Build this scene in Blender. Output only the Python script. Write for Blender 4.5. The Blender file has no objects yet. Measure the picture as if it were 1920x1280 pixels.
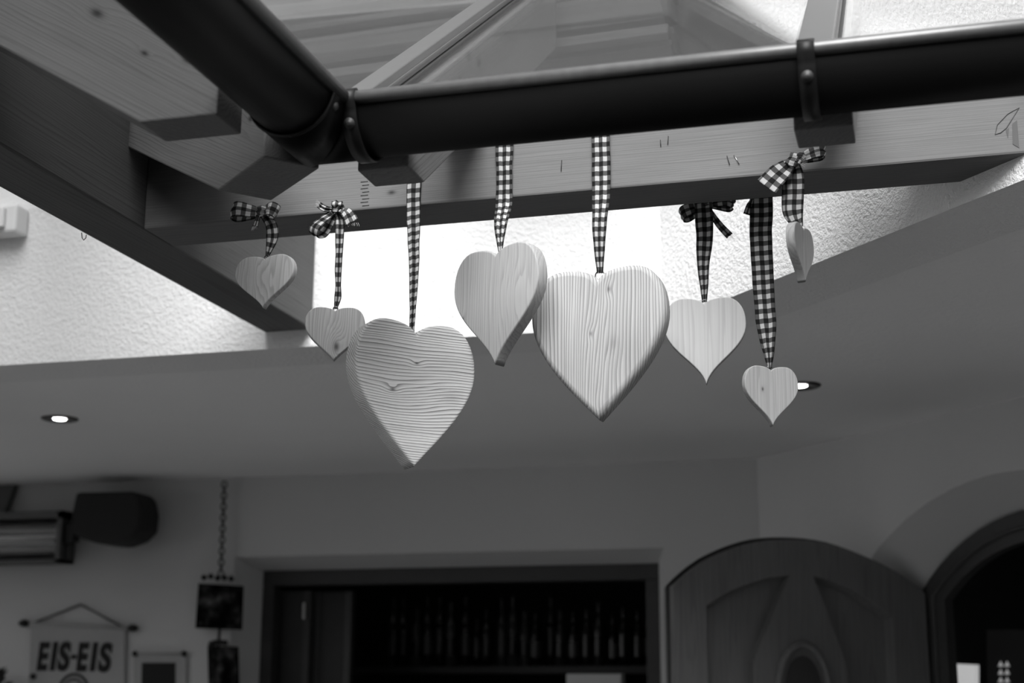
import bpy, bmesh, math, random
from mathutils import Vector, Matrix, noise
random.seed(7)
V = Vector
C = bpy.context.scene.collection
CZ = 1.6                                             # eye height above the terrace floor

# ------------------------------------------------------------------ camera
YAW, PITCH, ROLL, FPX = 0.27088596, 0.2348611, 0.00471528, 2800.0
fw = V((-math.sin(YAW)*math.cos(PITCH), math.cos(YAW)*math.cos(PITCH), math.sin(PITCH)))
rt0 = V((math.cos(YAW), math.sin(YAW), 0)); up0 = rt0.cross(fw)
rt = rt0*math.cos(ROLL) + up0*math.sin(ROLL); up = up0*math.cos(ROLL) - rt0*math.sin(ROLL)
cam_d = bpy.data.cameras.new('camera'); cam = bpy.data.objects.new('camera', cam_d); C.objects.link(cam)
m = Matrix((rt, up, -fw)).transposed().to_4x4(); m.translation = V((0, 0, CZ)); cam.matrix_world = m
cam_d.sensor_width = 36; cam_d.lens = 36*FPX/1920; cam_d.clip_start = .05; cam_d.clip_end = 200
cam_d.dof.use_dof = True; cam_d.dof.focus_distance = 2.66; cam_d.dof.aperture_fstop = 3.4
bpy.context.scene.camera = cam

# ------------------------------------------------------------------ light and exposure
vs = bpy.context.scene.view_settings
vs.view_transform = 'Standard'; vs.look = 'None'; vs.gamma = 1; vs.use_curve_mapping = False
vs.exposure = 1.45
world = bpy.data.worlds.new('overcast_sky'); bpy.context.scene.world = world; world.use_nodes = True
world.node_tree.nodes['Background'].inputs[0].default_value = (.9, .9, .9, 1)
world.node_tree.nodes['Background'].inputs[1].default_value = .55
sd = bpy.data.lights.new('hazy_sun', 'SUN'); sd.energy = 3.0; sd.angle = math.radians(45)
sun = bpy.data.objects.new('hazy_sun', sd); C.objects.link(sun)
sun.rotation_euler = V((-.15, .84, -.86)).to_track_quat('-Z', 'Y').to_euler(); sun.location = (0, -3, 8)

# ------------------------------------------------------------------ helpers
def ray(x, y): return rt*((x-960)/FPX) + up*(-(y-640)/FPX) + fw
O = V((0, 0, CZ))
def atY(x, y, Y): d = ray(x, y); return O + d*(Y/d.y)
def atX(x, y, X): d = ray(x, y); return O + d*(X/d.x)
def atZ(x, y, z): d = ray(x, y); return O + d*((z-CZ)/d.z)
def atP(x, y, P, n): d = ray(x, y); return O + d*((P-O).dot(n)/d.dot(n))

MW = {}
def link(o, mat4=None, parent=None):
    C.objects.link(o); mat4 = mat4 or Matrix(); MW[o] = mat4
    if parent is not None:
        o.parent = parent; o.matrix_parent_inverse = MW[parent].inverted()
    o.matrix_basis = mat4
    return o
def tag(o, label=None, cat=None, group=None, kind=None):
    if label: o['label'] = label
    if cat: o['category'] = cat
    if group: o['group'] = group
    if kind: o['kind'] = kind
    return o
def thing(name, label, cat, loc, group=None, kind=None):
    o = bpy.data.objects.new(name, None); o.empty_display_size = .05
    link(o, Matrix.Translation(V(loc))); return tag(o, label, cat, group, kind)
def mesh(name, vs_, fs, mat, parent=None, M4=None, smooth=False, uv=None):
    me = bpy.data.meshes.new(name); me.from_pydata([tuple(v) for v in vs_], [], [tuple(f) for f in fs])
    if uv:
        l = me.uv_layers.new(name='UVMap')
        for lp in me.loops: l.data[lp.index].uv = uv[lp.vertex_index]
    me.materials.append(mat); me.update()
    if smooth:
        for p in me.polygons: p.use_smooth = True
    return link(bpy.data.objects.new(name, me), M4, parent)
def frombm(name, bm, mat, parent=None, M4=None, smooth=False):
    bmesh.ops.recalc_face_normals(bm, faces=bm.faces)
    me = bpy.data.meshes.new(name); bm.to_mesh(me); bm.free(); me.materials.append(mat)
    if smooth:
        for p in me.polygons: p.use_smooth = True
    return link(bpy.data.objects.new(name, me), M4, parent)
def addbox(bm, lo, hi, bev=0):
    r = bmesh.ops.create_cube(bm, size=1)
    for v in r['verts']: v.co = V([lo[i]+(v.co[i]+.5)*(hi[i]-lo[i]) for i in range(3)])
    if bev:
        es = list({e for v in r['verts'] for e in v.link_edges})
        bmesh.ops.bevel(bm, geom=es, offset=bev, segments=2, profile=.5, affect='EDGES')
def box(name, lo, hi, mat, parent=None, M4=None, bev=0):
    bm = bmesh.new(); addbox(bm, lo, hi, bev); return frombm(name, bm, mat, parent, M4)
def prism(name, poly, vec, mat, parent=None, M4=None, bev=0):
    """polygon (3-D points, planar) extruded by vec"""
    bm = bmesh.new(); vs_ = [bm.verts.new(p) for p in poly]; f = bm.faces.new(vs_)
    r = bmesh.ops.extrude_face_region(bm, geom=[f])
    bmesh.ops.translate(bm, vec=V(vec), verts=[g for g in r['geom'] if isinstance(g, bmesh.types.BMVert)])
    if bev: bmesh.ops.bevel(bm, geom=list(bm.edges), offset=bev, segments=2, profile=.5, affect='EDGES')
    return frombm(name, bm, mat, parent, M4)
def tubemesh(pts, r, n=8, closed=False):
    vs_, fs = [], []; pts = [V(p) for p in pts]; k = len(pts); prev = None
    rr = r if isinstance(r, (list, tuple)) else [r]*k
    for i, p in enumerate(pts):
        a = pts[(i-1) % k] if (closed or i) else p; b = pts[(i+1) % k] if (closed or i < k-1) else p
        t = (b-a).normalized()
        u = (prev - t*prev.dot(t)) if prev else t.orthogonal()
        u.normalize(); prev = u; w = t.cross(u)
        for j in range(n):
            q = 2*math.pi*j/n; vs_.append(p + (u*math.cos(q)+w*math.sin(q))*rr[i])
    for i in range(k if closed else k-1):
        for j in range(n):
            fs.append((i*n+j, i*n+(j+1) % n, ((i+1) % k)*n+(j+1) % n, ((i+1) % k)*n+j))
    if not closed: fs += [tuple(range(n))[::-1], tuple((k-1)*n+j for j in range(n))]
    return vs_, fs
def tube(name, pts, r, mat, parent=None, n=8, closed=False, M4=None):
    a, b = tubemesh(pts, r, n, closed); return mesh(name, a, b, mat, parent, M4, True)
def lathe(name, prof, mat, parent=None, M4=None, n=14):
    vs_, fs = [], []
    for r, z in prof:
        for j in range(n): q = 2*math.pi*j/n; vs_.append((r*math.cos(q), r*math.sin(q), z))
    for i in range(len(prof)-1):
        for j in range(n): fs.append((i*n+j, i*n+(j+1) % n, (i+1)*n+(j+1) % n, (i+1)*n+j))
    fs += [tuple(range(n))[::-1], tuple((len(prof)-1)*n+j for j in range(n))]
    return mesh(name, vs_, fs, mat, parent, M4, True)
def frame4(x, y, z, o):
    m_ = Matrix((V(x), V(y), V(z))).transposed().to_4x4(); m_.translation = V(o); return m_

# ------------------------------------------------------------------ materials
class N:
    def __init__(s, name):
        s.m = bpy.data.materials.new(name); s.m.use_nodes = True; s.t = s.m.node_tree; s.b = s.t.nodes['Principled BSDF']
        s.out = s.t.nodes['Material Output']
    def n(s, typ, **kw):
        x = s.t.nodes.new(typ)
        for k, v in kw.items(): setattr(x, k, v)
        return x
    def put(s, sock, v):
        if isinstance(v, bpy.types.NodeSocket): s.t.links.new(v, sock)
        elif v is not None: sock.default_value = v
    def math(s, op, a, b=None, c=None, clamp=False):
        x = s.n('ShaderNodeMath', operation=op, use_clamp=clamp)
        s.put(x.inputs[0], a); s.put(x.inputs[1], b); s.put(x.inputs[2], c); return x.outputs[0]
    def vec(s, x=0, y=0, z=0):
        c = s.n('ShaderNodeCombineXYZ'); s.put(c.inputs[0], x); s.put(c.inputs[1], y); s.put(c.inputs[2], z); return c.outputs[0]
    def noise(s, v, scale, detail=2, rough=.5):
        x = s.n('ShaderNodeTexNoise'); s.put(x.inputs['Vector'], v); x.inputs['Scale'].default_value = scale
        x.inputs['Detail'].default_value = detail; x.inputs['Roughness'].default_value = rough; return x.outputs[0]
    def bump(s, h, strength, dist):
        x = s.n('ShaderNodeBump'); x.inputs['Strength'].default_value = strength; x.inputs['Distance'].default_value = dist
        s.put(x.inputs['Height'], h); s.t.links.new(x.outputs[0], s.b.inputs['Normal'])
    def grey(s, v):
        s.put(s.b.inputs['Base Color'], v if isinstance(v, bpy.types.NodeSocket) else (v, v, v, 1))
    def rough(s, v): s.put(s.b.inputs['Roughness'], v)

def plain(name, g, rough=.6, metal=0, var=0, spec=None, scale=30):
    q = N(name)
    if var:
        tc = q.n('ShaderNodeTexCoord'); nz = q.noise(tc.outputs['Object'], scale, 3)
        q.grey(q.math('MULTIPLY', g, q.math('MULTIPLY_ADD', nz, 2*var, 1-var)))
    else: q.grey(g)
    q.rough(rough); q.b.inputs['Metallic'].default_value = metal
    if spec is not None: q.b.inputs['Specular IOR Level'].default_value = spec
    return q.m
def stucco(name, g, scale, strength, dist, fine=.5):
    q = N(name); geo = q.n('ShaderNodeNewGeometry'); p = geo.outputs['Position']
    a = q.noise(p, scale, 3, .55); b = q.noise(p, scale*3.3, 2)
    q.bump(q.math('ADD', a, q.math('MULTIPLY', b, fine)), strength, dist)
    big = q.noise(p, 1.3, 2)
    q.grey(q.math('MULTIPLY', g, q.math('MULTIPLY_ADD', big, .12, .94))); q.rough(.9)
    q.b.inputs['Specular IOR Level'].default_value = .15
    return q.m
def wood(name, base, dark, freq, grain='X', cross='Z', warp=2.5, wscale=(1.2, 9), knots=(), contrast=.6, power=2.5,
         bump=.15, mottle=.2, depthk=.5, rough=.5, fibre=.18, knotdark=.75, uneven=9.0):
    q = N(name); tc = q.n('ShaderNodeTexCoord'); sp = q.n('ShaderNodeSeparateXYZ'); q.put(sp.inputs[0], tc.outputs['Object'])
    ax = {'X': sp.outputs[0], 'Y': sp.outputs[1], 'Z': sp.outputs[2]}
    dep = [a for a in 'XYZ' if a not in (grain, cross)][0]
    g, c, d = ax[grain], ax[cross], ax[dep]
    oi = q.n('ShaderNodeObjectInfo').outputs['Random']; off = q.math('MULTIPLY', oi, 17.3)
    v1 = q.vec(q.math('MULTIPLY_ADD', g, wscale[0], off), q.math('MULTIPLY', c, wscale[1]), q.math('MULTIPLY', d, wscale[1]))
    nz = q.noise(v1, 1.0, 2)
    r = q.math('ADD', q.math('MULTIPLY', c, freq), q.math('MULTIPLY', d, freq*depthk))
    r = q.math('ADD', r, q.math('MULTIPLY', q.math('SUBTRACT', nz, .5), warp*2))
    r = q.math('ADD', r, off)
    uneven_n = q.noise(q.vec(q.math('MULTIPLY_ADD', c, 22, off), q.math('MULTIPLY', d, 12), q.math('MULTIPLY', g, .6)), 1.0, 3)
    r = q.math('ADD', r, q.math('MULTIPLY', q.math('SUBTRACT', uneven_n, .5), uneven))
    core = None
    for kk in knots:
        kg, kc, s, amp = kk[:4]; kd = kk[4] if len(kk) > 4 else 1.0
        dg = q.math('SUBTRACT', g, kg); dc = q.math('SUBTRACT', c, kc)
        e = q.math('ADD', q.math('MULTIPLY', q.math('MULTIPLY', dg, dg), 1/(2.2*s)**2), q.math('MULTIPLY', q.math('MULTIPLY', dc, dc), 1/(1.2*s)**2))
        r = q.math('ADD', r, q.math('MULTIPLY', q.math('EXPONENT', q.math('MULTIPLY', e, -1)), amp))
        k = q.math('MULTIPLY', q.math('EXPONENT', q.math('MULTIPLY', e, -9)), kd)
        core = k if core is None else q.math('MAXIMUM', core, k)
    t = q.math('FRACT', r)
    late = q.math('MULTIPLY', q.math('POWER', t, power), q.math('SUBTRACT', 1, q.math('POWER', t, 14)))
    lw = q.noise(q.vec(q.math('MULTIPLY', c, freq*.22), off, q.math('MULTIPLY', g, .8)), 1.0, 1)
    late = q.math('MULTIPLY', late, q.math('MULTIPLY_ADD', lw, 1.3, .35), clamp=True)
    fib = q.noise(q.vec(q.math('MULTIPLY', g, 9), q.math('MULTIPLY', c, 420), q.math('MULTIPLY', d, 420)), 1.0, 2)
    mot = q.noise(q.vec(q.math('MULTIPLY_ADD', g, 3.5, off), q.math('MULTIPLY', c, 11), q.math('MULTIPLY', d, 11)), 1.0, 3)
    val = q.math('MULTIPLY_ADD', late, -(base-dark)*contrast, base)
    val = q.math('MULTIPLY', val, q.math('MULTIPLY_ADD', mot, 2*mottle, 1-mottle))
    val = q.math('MULTIPLY', val, q.math('MULTIPLY_ADD', fib, 2*fibre, 1-fibre))
    if core is not None: val = q.math('MULTIPLY', val, q.math('MULTIPLY_ADD', core, -knotdark, 1))
    q.grey(val); q.rough(rough); q.b.inputs['Specular IOR Level'].default_value = .06
    q.bump(q.math('MULTIPLY_ADD', fib, .25, q.math('MULTIPLY', late, -1)), bump, .004)
    return q.m
def gingham(name, size=.0092, lo=.018, mid=.11, hi=.60):
    q = N(name); uvn = q.n('ShaderNodeUVMap'); sp = q.n('ShaderNodeSeparateXYZ'); q.put(sp.inputs[0], uvn.outputs[0])
    def st(c): return q.math('GREATER_THAN', q.math('FRACT', q.math('MULTIPLY_ADD', c, .5/size, 100.25)), .5)
    a, b = st(sp.outputs[0]), st(sp.outputs[1])
    s = q.math('ADD', a, b)
    col = q.math('ADD', q.math('MULTIPLY', q.math('COMPARE', s, 0, .1), lo), q.math('ADD', q.math('MULTIPLY', q.math('COMPARE', s, 1, .1), mid), q.math('MULTIPLY', q.math('COMPARE', s, 2, .1), hi)))
    wv = q.noise(q.vec(q.math('MULTIPLY', sp.outputs[0], 900), q.math('MULTIPLY', sp.outputs[1], 900)), 1.0, 1)
    q.grey(q.math('MULTIPLY', col, q.math('MULTIPLY_ADD', wv, .5, .75))); q.rough(.9)
    q.b.inputs['Specular IOR Level'].default_value = .1
    tr = q.n('ShaderNodeBsdfTranslucent'); q.t.links.new(q.b.inputs['Base Color'].links[0].from_socket, tr.inputs[0])
    mx = q.n('ShaderNodeMixShader'); mx.inputs[0].default_value = .3
    q.t.links.new(q.b.outputs[0], mx.inputs[1]); q.t.links.new(tr.outputs[0], mx.inputs[2]); q.t.links.new(mx.outputs[0], q.out.inputs[0])
    return q.m
def glass(name, tint=.96, dirt=.03):
    q = N(name); lw = q.n('ShaderNodeLayerWeight'); lw.inputs[0].default_value = .5
    F = q.math('MULTIPLY_ADD', q.math('POWER', lw.outputs['Facing'], 5.0), .9, .04)
    tr = q.n('ShaderNodeBsdfTransparent'); tr.inputs[0].default_value = (tint, tint, tint, 1)
    gl = q.n('ShaderNodeBsdfGlossy'); gl.inputs['Roughness'].default_value = .03; gl.inputs[0].default_value = (1, 1, 1, 1)
    df = q.n('ShaderNodeBsdfDiffuse'); df.inputs[0].default_value = (.5, .5, .5, 1)
    m1 = q.n('ShaderNodeMixShader'); q.put(m1.inputs[0], F); q.t.links.new(tr.outputs[0], m1.inputs[1]); q.t.links.new(gl.outputs[0], m1.inputs[2])
    m2 = q.n('ShaderNodeMixShader'); m2.inputs[0].default_value = dirt; q.t.links.new(m1.outputs[0], m2.inputs[1]); q.t.links.new(df.outputs[0], m2.inputs[2])
    q.t.links.new(m2.outputs[0], q.out.inputs[0]); q.t.nodes.remove(q.b)
    return q.m
def emit(name, g, s):
    q = N(name); q.grey(.8); q.b.inputs['Emission Color'].default_value = (g, g, g, 1); q.b.inputs['Emission Strength'].default_value = s; return q.m

STUCCO = stucco('rough_white_stucco', .84, 105, .75, .007, .35)
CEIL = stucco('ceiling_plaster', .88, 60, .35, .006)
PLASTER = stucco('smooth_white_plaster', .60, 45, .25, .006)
FLOORM = plain('terrace_tiles', .07, .8, 0, .12, scale=4)
FLOORD = plain('dark_low_bounce_ground', .012, .95, 0, .3, .1, scale=40)  # unseen ground, made dark to cut bounce light on the beam undersides
BEAMK = [(.52, .03, .011, 1.2), (1.1, -.05, .008, .8), (2.05, .06, .010, .8)]
BEAMW = wood('glazed_spruce_beam', .155, .10, 190, knots=BEAMK, contrast=.42, warp=2.2, wscale=(.9, 7), bump=.12, mottle=.12, rough=.7)
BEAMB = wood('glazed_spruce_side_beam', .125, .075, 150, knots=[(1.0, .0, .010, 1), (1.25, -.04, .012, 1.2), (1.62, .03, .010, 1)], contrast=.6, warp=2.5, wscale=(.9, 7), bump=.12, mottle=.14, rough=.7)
RAFT = wood('glazed_spruce_rafter', .155, .09, 135, knots=[(.09, .05, .012, .8), (.16, .03, .010, .7), (.27, .05, .017, 1.2), (.36, .06, .012, .8), (.44, .085, .020, 1.2), (.50, .06, .020, 1.2)], contrast=.5, warp=3, wscale=(1.1, 8), bump=.12, mottle=.15, rough=.7)
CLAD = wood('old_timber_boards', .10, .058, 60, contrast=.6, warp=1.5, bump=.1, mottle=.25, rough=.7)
ADDEDCLAD = wood('added_facade_timber', .022, .013, 40, contrast=.6, warp=1.2, bump=.05, mottle=.2, rough=.7)  # for the added upper storey, dark to keep glass reflections down
GUT = plain('dark_brown_painted_metal', .004, .45, 0, .15, .1, scale=12)
GUTB = plain('worn_dark_metal_bead', .10, .35, .3, .3, .6, scale=60)
GUTS = plain('dark_metal_strap', .009, .45, 0, .2, .2)
RIV = plain('rivet_metal', .03, .55, .1)
GLASS = glass('roof_glass')
WINGLASS = glass('window_glass', .9, .01)
BARM = plain('grey_aluminium_bar', .10, .45, .2, .05)
BARD = plain('dark_rubber_gasket', .03, .6)
RIB = gingham('gingham_cloth')
STEEL = plain('bright_steel_wire', .45, .25, 1)
EYEM = plain('dull_steel_screw_eye', .14, .35, 1)
BLACK = plain('matt_black', .012, .7)
IRON = plain('black_iron', .015, .5, .3)
DARKWOOD = plain('dark_stained_wood', .035, .55, 0, .2)
DOORW = wood('stained_oak_door', .18, .11, 55, grain='Z', cross='X', contrast=.6, warp=2, bump=.06, mottle=.12, rough=.55)
DOORD = plain('dark_door_edge', .012, .5)
FRAMEW = plain('dark_arch_frame_wood', .055, .5, 0, .15)
WHITE = plain('white_plastic', .75, .5)
CLOTH = plain('pale_canvas', .40, .9, 0, .05)
INK = plain('black_print', .01, .8)
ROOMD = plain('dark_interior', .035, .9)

# ------------------------------------------------------------------ structure
YW, ZS = 3.377, CZ+.857                              # front of the upper wall, height of the soffit
YB = 5.44
W2 = lambda x: 2.747-1.103*x                         # diagonal wall: Y as a function of X
WX0 = -.5715
w2d = V((1, -1.103, 0)).normalized(); w2in = V((-w2d.y, w2d.x, 0))
RC = V((-.582, YB, 0))                               # rear corner of back wall and right wall
ZT = CZ+5.2
def struct(o): o['kind'] = 'structure'; return o
struct(box('unseen_dark_ground', (-12, -14, -.1), (10, 2.9, 0), FLOORD))
struct(box('floor_terrace', (-12, 2.9, -.1), (10, 9, 0), FLOORM))
# soffit slab (the terrace ceiling)
P1 = V((WX0, YW, 0)); P2 = P1 + w2d*3.2; R2 = RC + w2d*3.6
poly = [V((-5.2, YW+.2, ZS)), V((WX0+.085, YW+.2, ZS)), P2+w2in*.2+V((0, 0, ZS)), R2+V((0, 0, ZS)), RC+V((0, 0, ZS)), V((-5.2, YB, ZS))]
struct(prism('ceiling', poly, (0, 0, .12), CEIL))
# upper wall facing the courtyard
up_w = struct(prism('wall_upper', [V((-5.2, YW, ZS)), V((WX0, YW, ZS)), V((WX0+.085, YW+.2, ZS)), V((-5.2, YW+.2, ZS))], (0, 0, ZT-ZS), STUCCO))
di_w = struct(prism('wall_diagonal', [P1+V((0, 0, ZS)), P2+V((0, 0, ZS)), P2+w2in*.2+V((0, 0, ZS)), V((WX0+.085, YW+.2, ZS))], (0, 0, ZT-ZS), STUCCO))
# back wall with a splayed window recess
wx0, wx1, wz1, wz0 = -2.646, -.93, CZ+.541, .9
bm = bmesh.new()
def quad(bm, *p): bm.faces.new([bm.verts.new(q) for q in p])
for a in ((-5.2, wx0, 0, ZS), (wx1, RC.x, 0, ZS), (wx0, wx1, wz1, ZS), (wx0, wx1, 0, wz0)):
    quad(bm, (a[0], YB, a[2]), (a[1], YB, a[2]), (a[1], YB, a[3]), (a[0], YB, a[3]))
ix0, ix1, iz1, iz0, IY = -2.587, -.977, CZ+.498, .95, YB+.15
o4 = [(wx0, YB, wz0), (wx1, YB, wz0), (wx1, YB, wz1), (wx0, YB, wz1)]; i4 = [(ix0, IY, iz0), (ix1, IY, iz0), (ix1, IY, iz1), (ix0, IY, iz1)]
for k in range(4): quad(bm, o4[k], o4[(k+1) % 4], i4[(k+1) % 4], i4[k])
for a in ((-5.2, ix0, 0, ZS), (ix1, RC.x+.1, 0, ZS), (ix0, ix1, iz1, ZS), (ix0, ix1, 0, iz0)):
    quad(bm, (a[0], IY, a[2]), (a[1], IY, a[2]), (a[1], IY, a[3]), (a[0], IY, a[3]))
bmesh.ops.remove_doubles(bm, verts=bm.verts, dist=1e-5)
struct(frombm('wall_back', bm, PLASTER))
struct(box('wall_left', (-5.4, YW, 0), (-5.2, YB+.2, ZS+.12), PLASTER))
struct(box('wall_added_wing', (-3.05, -3, 0), (-2.78, YW-.002, 5.6), STUCCO))  # unseen wing, added to block sky light from the left
SKYBLOCK = plain('dark_sky_block', .06, .95, 0, .2, .1, scale=3)  # dark finish of the added light-blocking wall
struct(box('wall_sky_block', (-12, -7.2, 0), (10, -7, 4.2), SKYBLOCK)); struct(box('wall_sky_block_side', (4.5, -7, 0), (4.7, 3, 4.2), plain('grey_sky_block', .25, .9, 0, .1)))  # unseen walls, added to block low sky light behind and beside the camera
# right wall with an arched, splayed doorway
def RW(u, d, z): p = RC + w2d*u + w2in*d; return V((p.x, p.y, z))
def arch(uc, half, spring, peak, n=18):
    s = peak-spring; R = (half*half+s*s)/(2*s); th = math.asin(min(1, half/R))
    return [(uc+R*math.sin(-th+2*th*i/n), peak-R+R*math.cos(-th+2*th*i/n)) for i in range(n+1)]
UC = 1.2
OA = [(UC-.6, 0)] + arch(UC, .6, CZ+.45, CZ+.65) + [(UC+.6, 0)]
FA = [(UC-.522, 0)] + arch(UC, .522, CZ+.335, CZ+.556) + [(UC+.522, 0)]
IA = [(UC-.415, 0)] + arch(UC, .415, CZ+.31, CZ+.465) + [(UC+.415, 0)]
bm = bmesh.new()
top = [(u, ZS) for u, z in OA]
for k in range(1, len(OA)-2):
    quad(bm, RW(OA[k][0], 0, OA[k][1]), RW(OA[k+1][0], 0, OA[k+1][1]), RW(OA[k+1][0], 0, ZS), RW(OA[k][0], 0, ZS))
quad(bm, RW(0, 0, 0), RW(UC-.6, 0, 0), RW(UC-.6, 0, ZS), RW(0, 0, ZS)); quad(bm, RW(UC+.6, 0, 0), RW(3.6, 0, 0), RW(3.6, 0, ZS), RW(UC+.6, 0, ZS))
for k in range(len(OA)-1): quad(bm, RW(OA[k][0], 0, OA[k][1]), RW(OA[k+1][0], 0, OA[k+1][1]), RW(FA[k+1][0], .15, FA[k+1][1]), RW(FA[k][0], .15, FA[k][1]))
bmesh.ops.remove_doubles(bm, verts=bm.verts, dist=1e-5)
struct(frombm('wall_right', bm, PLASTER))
# dark rooms behind the openings
def shell(name, pts8, mat):
    f = [(0, 1, 2, 3), (4, 7, 6, 5), (0, 4, 5, 1), (2, 6, 7, 3)]
    return pts8, f
def room(name, front4, back4, mat):
    v = list(front4)+list(back4); f = [(4, 5, 6, 7)] + [(k, (k+1) % 4, 4+(k+1) % 4, 4+k) for k in range(4)]
    return struct(mesh(name, v, f, mat))
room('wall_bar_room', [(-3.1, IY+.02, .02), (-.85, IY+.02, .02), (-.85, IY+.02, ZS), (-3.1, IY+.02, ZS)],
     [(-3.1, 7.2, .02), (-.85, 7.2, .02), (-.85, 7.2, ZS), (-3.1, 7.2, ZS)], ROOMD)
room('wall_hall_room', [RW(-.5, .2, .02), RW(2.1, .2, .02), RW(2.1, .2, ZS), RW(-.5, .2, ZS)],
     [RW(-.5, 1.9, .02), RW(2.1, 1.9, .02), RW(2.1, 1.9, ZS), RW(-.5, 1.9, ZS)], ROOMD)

# arched door frame
d2 = thing('door_2', None, None, RW(UC, .15, 0), kind='structure')
bm = bmesh.new()
for k in range(len(FA)-1):
    a, b, c, d = FA[k], FA[k+1], IA[k+1], IA[k]
    for dd, rev in ((.13, 0), (.165, 1)): quad(bm, RW(a[0], dd, a[1]), RW(b[0], dd, b[1]), RW(c[0], dd, c[1]), RW(d[0], dd, d[1]))
    quad(bm, RW(c[0], .13, c[1]), RW(d[0], .13, d[1]), RW(d[0], .165, d[1]), RW(c[0], .165, c[1]))
bmesh.ops.remove_doubles(bm, verts=bm.verts, dist=1e-5)
frombm('arch_frame', bm, FRAMEW, d2)
mid = [((FA[k][0]*.45+IA[k][0]*.55), FA[k][1]*.45+IA[k][1]*.55) for k in range(len(FA))]
tube('arch_moulding', [RW(u, .127, z) for u, z in mid], .008, FRAMEW, d2, 8)

# open arched door leaf
H = V((-.012, 5.045, 0)); Fp = V((-.763, 4.549, 0)); ld = (Fp-H).normalized(); ln = V((ld.y, -ld.x, 0))
if ln.y > 0: ln = -ln
LP = H + ln*.03
DM = frame4(ld, ln, (0, 0, 1), (H.x, H.y, 0))          # local x from the hinge to the free edge, y towards the terrace
def dpt(px, py, off=.045): p = DM.inverted() @ atP(px, py, H+ln*off, ln); return (p.x, p.z)
door = struct(thing('door_1', None, None, (H.x, H.y, 0)))
def dsmooth(pts, n=5):
    out = []
    for i in range(len(pts)-1):
        p0 = pts[max(0, i-1)]; p1 = pts[i]; p2 = pts[i+1]; p3 = pts[min(len(pts)-1, i+2)]
        for j in range(n):
            t = j/n
            out.append(tuple(.5*((2*p1[a])+(-p0[a]+p2[a])*t+(2*p0[a]-5*p1[a]+4*p2[a]-p3[a])*t*t+(-p0[a]+3*p1[a]-3*p2[a]+p3[a])*t**3) for a in (0, 1)))
    return out+[pts[-1]]
oarc = dsmooth([dpt(*p) for p in ((1734, 1112), (1690, 1078), (1640, 1051), (1560, 1020), (1475, 1011), (1400, 1019), (1320, 1052), (1262, 1099))], 4)
iarc = dsmooth([dpt(*p) for p in ((1674, 1156), (1650, 1138), (1594, 1103), (1545, 1085), (1504, 1078), (1440, 1083), (1372, 1106), (1324, 1134))], 4)
xo0, xo1 = oarc[0][0], oarc[-1][0]; xi0, xi1 = iarc[0][0], iarc[-1][0]
slab = [(xo0, .02)] + oarc + [(xo1, .02)]
prism('door_slab', [V((x, -.022, z)) for x, z in slab], (0, .032, 0), DOORW, door, DM)
bm = bmesh.new()
ring_o = [(xo0, .02)]+oarc+[(xo1, .02)]; ring_i = [(xi0, .22)]+iarc+[(xi1, .22)]
for k in range(len(ring_o)):
    a, b = ring_o[k], ring_o[(k+1) % len(ring_o)]; c, d = ring_i[(k+1) % len(ring_o)], ring_i[k]
    quad(bm, (a[0], .045, a[1]), (b[0], .045, b[1]), (c[0], .045, c[1]), (d[0], .045, d[1]))
    quad(bm, (a[0], .010, a[1]), (b[0], .010, b[1]), (b[0], .045, b[1]), (a[0], .045, a[1]))
    e, f = [(p[0]+(.5*(xo0+xo1)-p[0])*.045, p[1]-.012 if p[1] > .5 else p[1]+.015) for p in (d, c)]
    quad(bm, (d[0], .045, d[1]), (c[0], .045, c[1]), (f[0], .0105, f[1]), (e[0], .0105, e[1]))
bmesh.ops.remove_doubles(bm, verts=bm.verts, dist=1e-5)
frombm('door_frame', bm, DOORW, door, DM)
kt, kl, kr = dpt(1504, 1074), dpt(1412, 1240), dpt(1586, 1242)
zc = .98
kite = [(kt[0]+.025, kt[1]+.03), (kl[0], kl[1]), (kl[0], 2*zc-kl[1]), (kt[0]+.025, 2*zc-kt[1]+.1), (kt[0]-.025, 2*zc-kt[1]+.1), (kr[0], 2*zc-kr[1]), (kr[0], kr[1]), (kt[0]-.025, kt[1]+.03)]
kite = [(x, max(.24, z)) for x, z in kite]
cpn = prism('centre_panel', [V((x, .0102, z)) for x, z in kite], (0, .036, 0), DOORW, door, DM)
oc = dpt(1506, 1275, .05); otop = dpt(1506, 1209, .05); oside = dpt(1459, 1275, .05)
ra, rb = abs(oside[0]-oc[0]), otop[1]-oc[1]
tube('oval_moulding', [(oc[0]+ra*math.cos(t*math.pi/16), .052, oc[1]+rb*1.25*math.sin(t*math.pi/16)-rb*.25) for t in range(32)], .012, DOORW, door, 8, True, DM)
opl = [V((oc[0]+ra*.72*math.cos(t*math.pi/12), .0505, oc[1]+rb*.95*math.sin(t*math.pi/12)-rb*.25)) for t in range(24)]
prism('oval_inlay', opl, (0, .002, 0), DARKWOOD, door, DM)
eo = [(x+.010, z) for x, z in oarc[len(oarc)//2:]] + [(xo1+.010, .02)]
tube('door_edge_seal', [(xo1+.004, .012, .03)]+[(x+.003, .012, z+.004) for x, z in oarc[::-1]], .006, DOORD, door, 6, False, DM)

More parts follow.
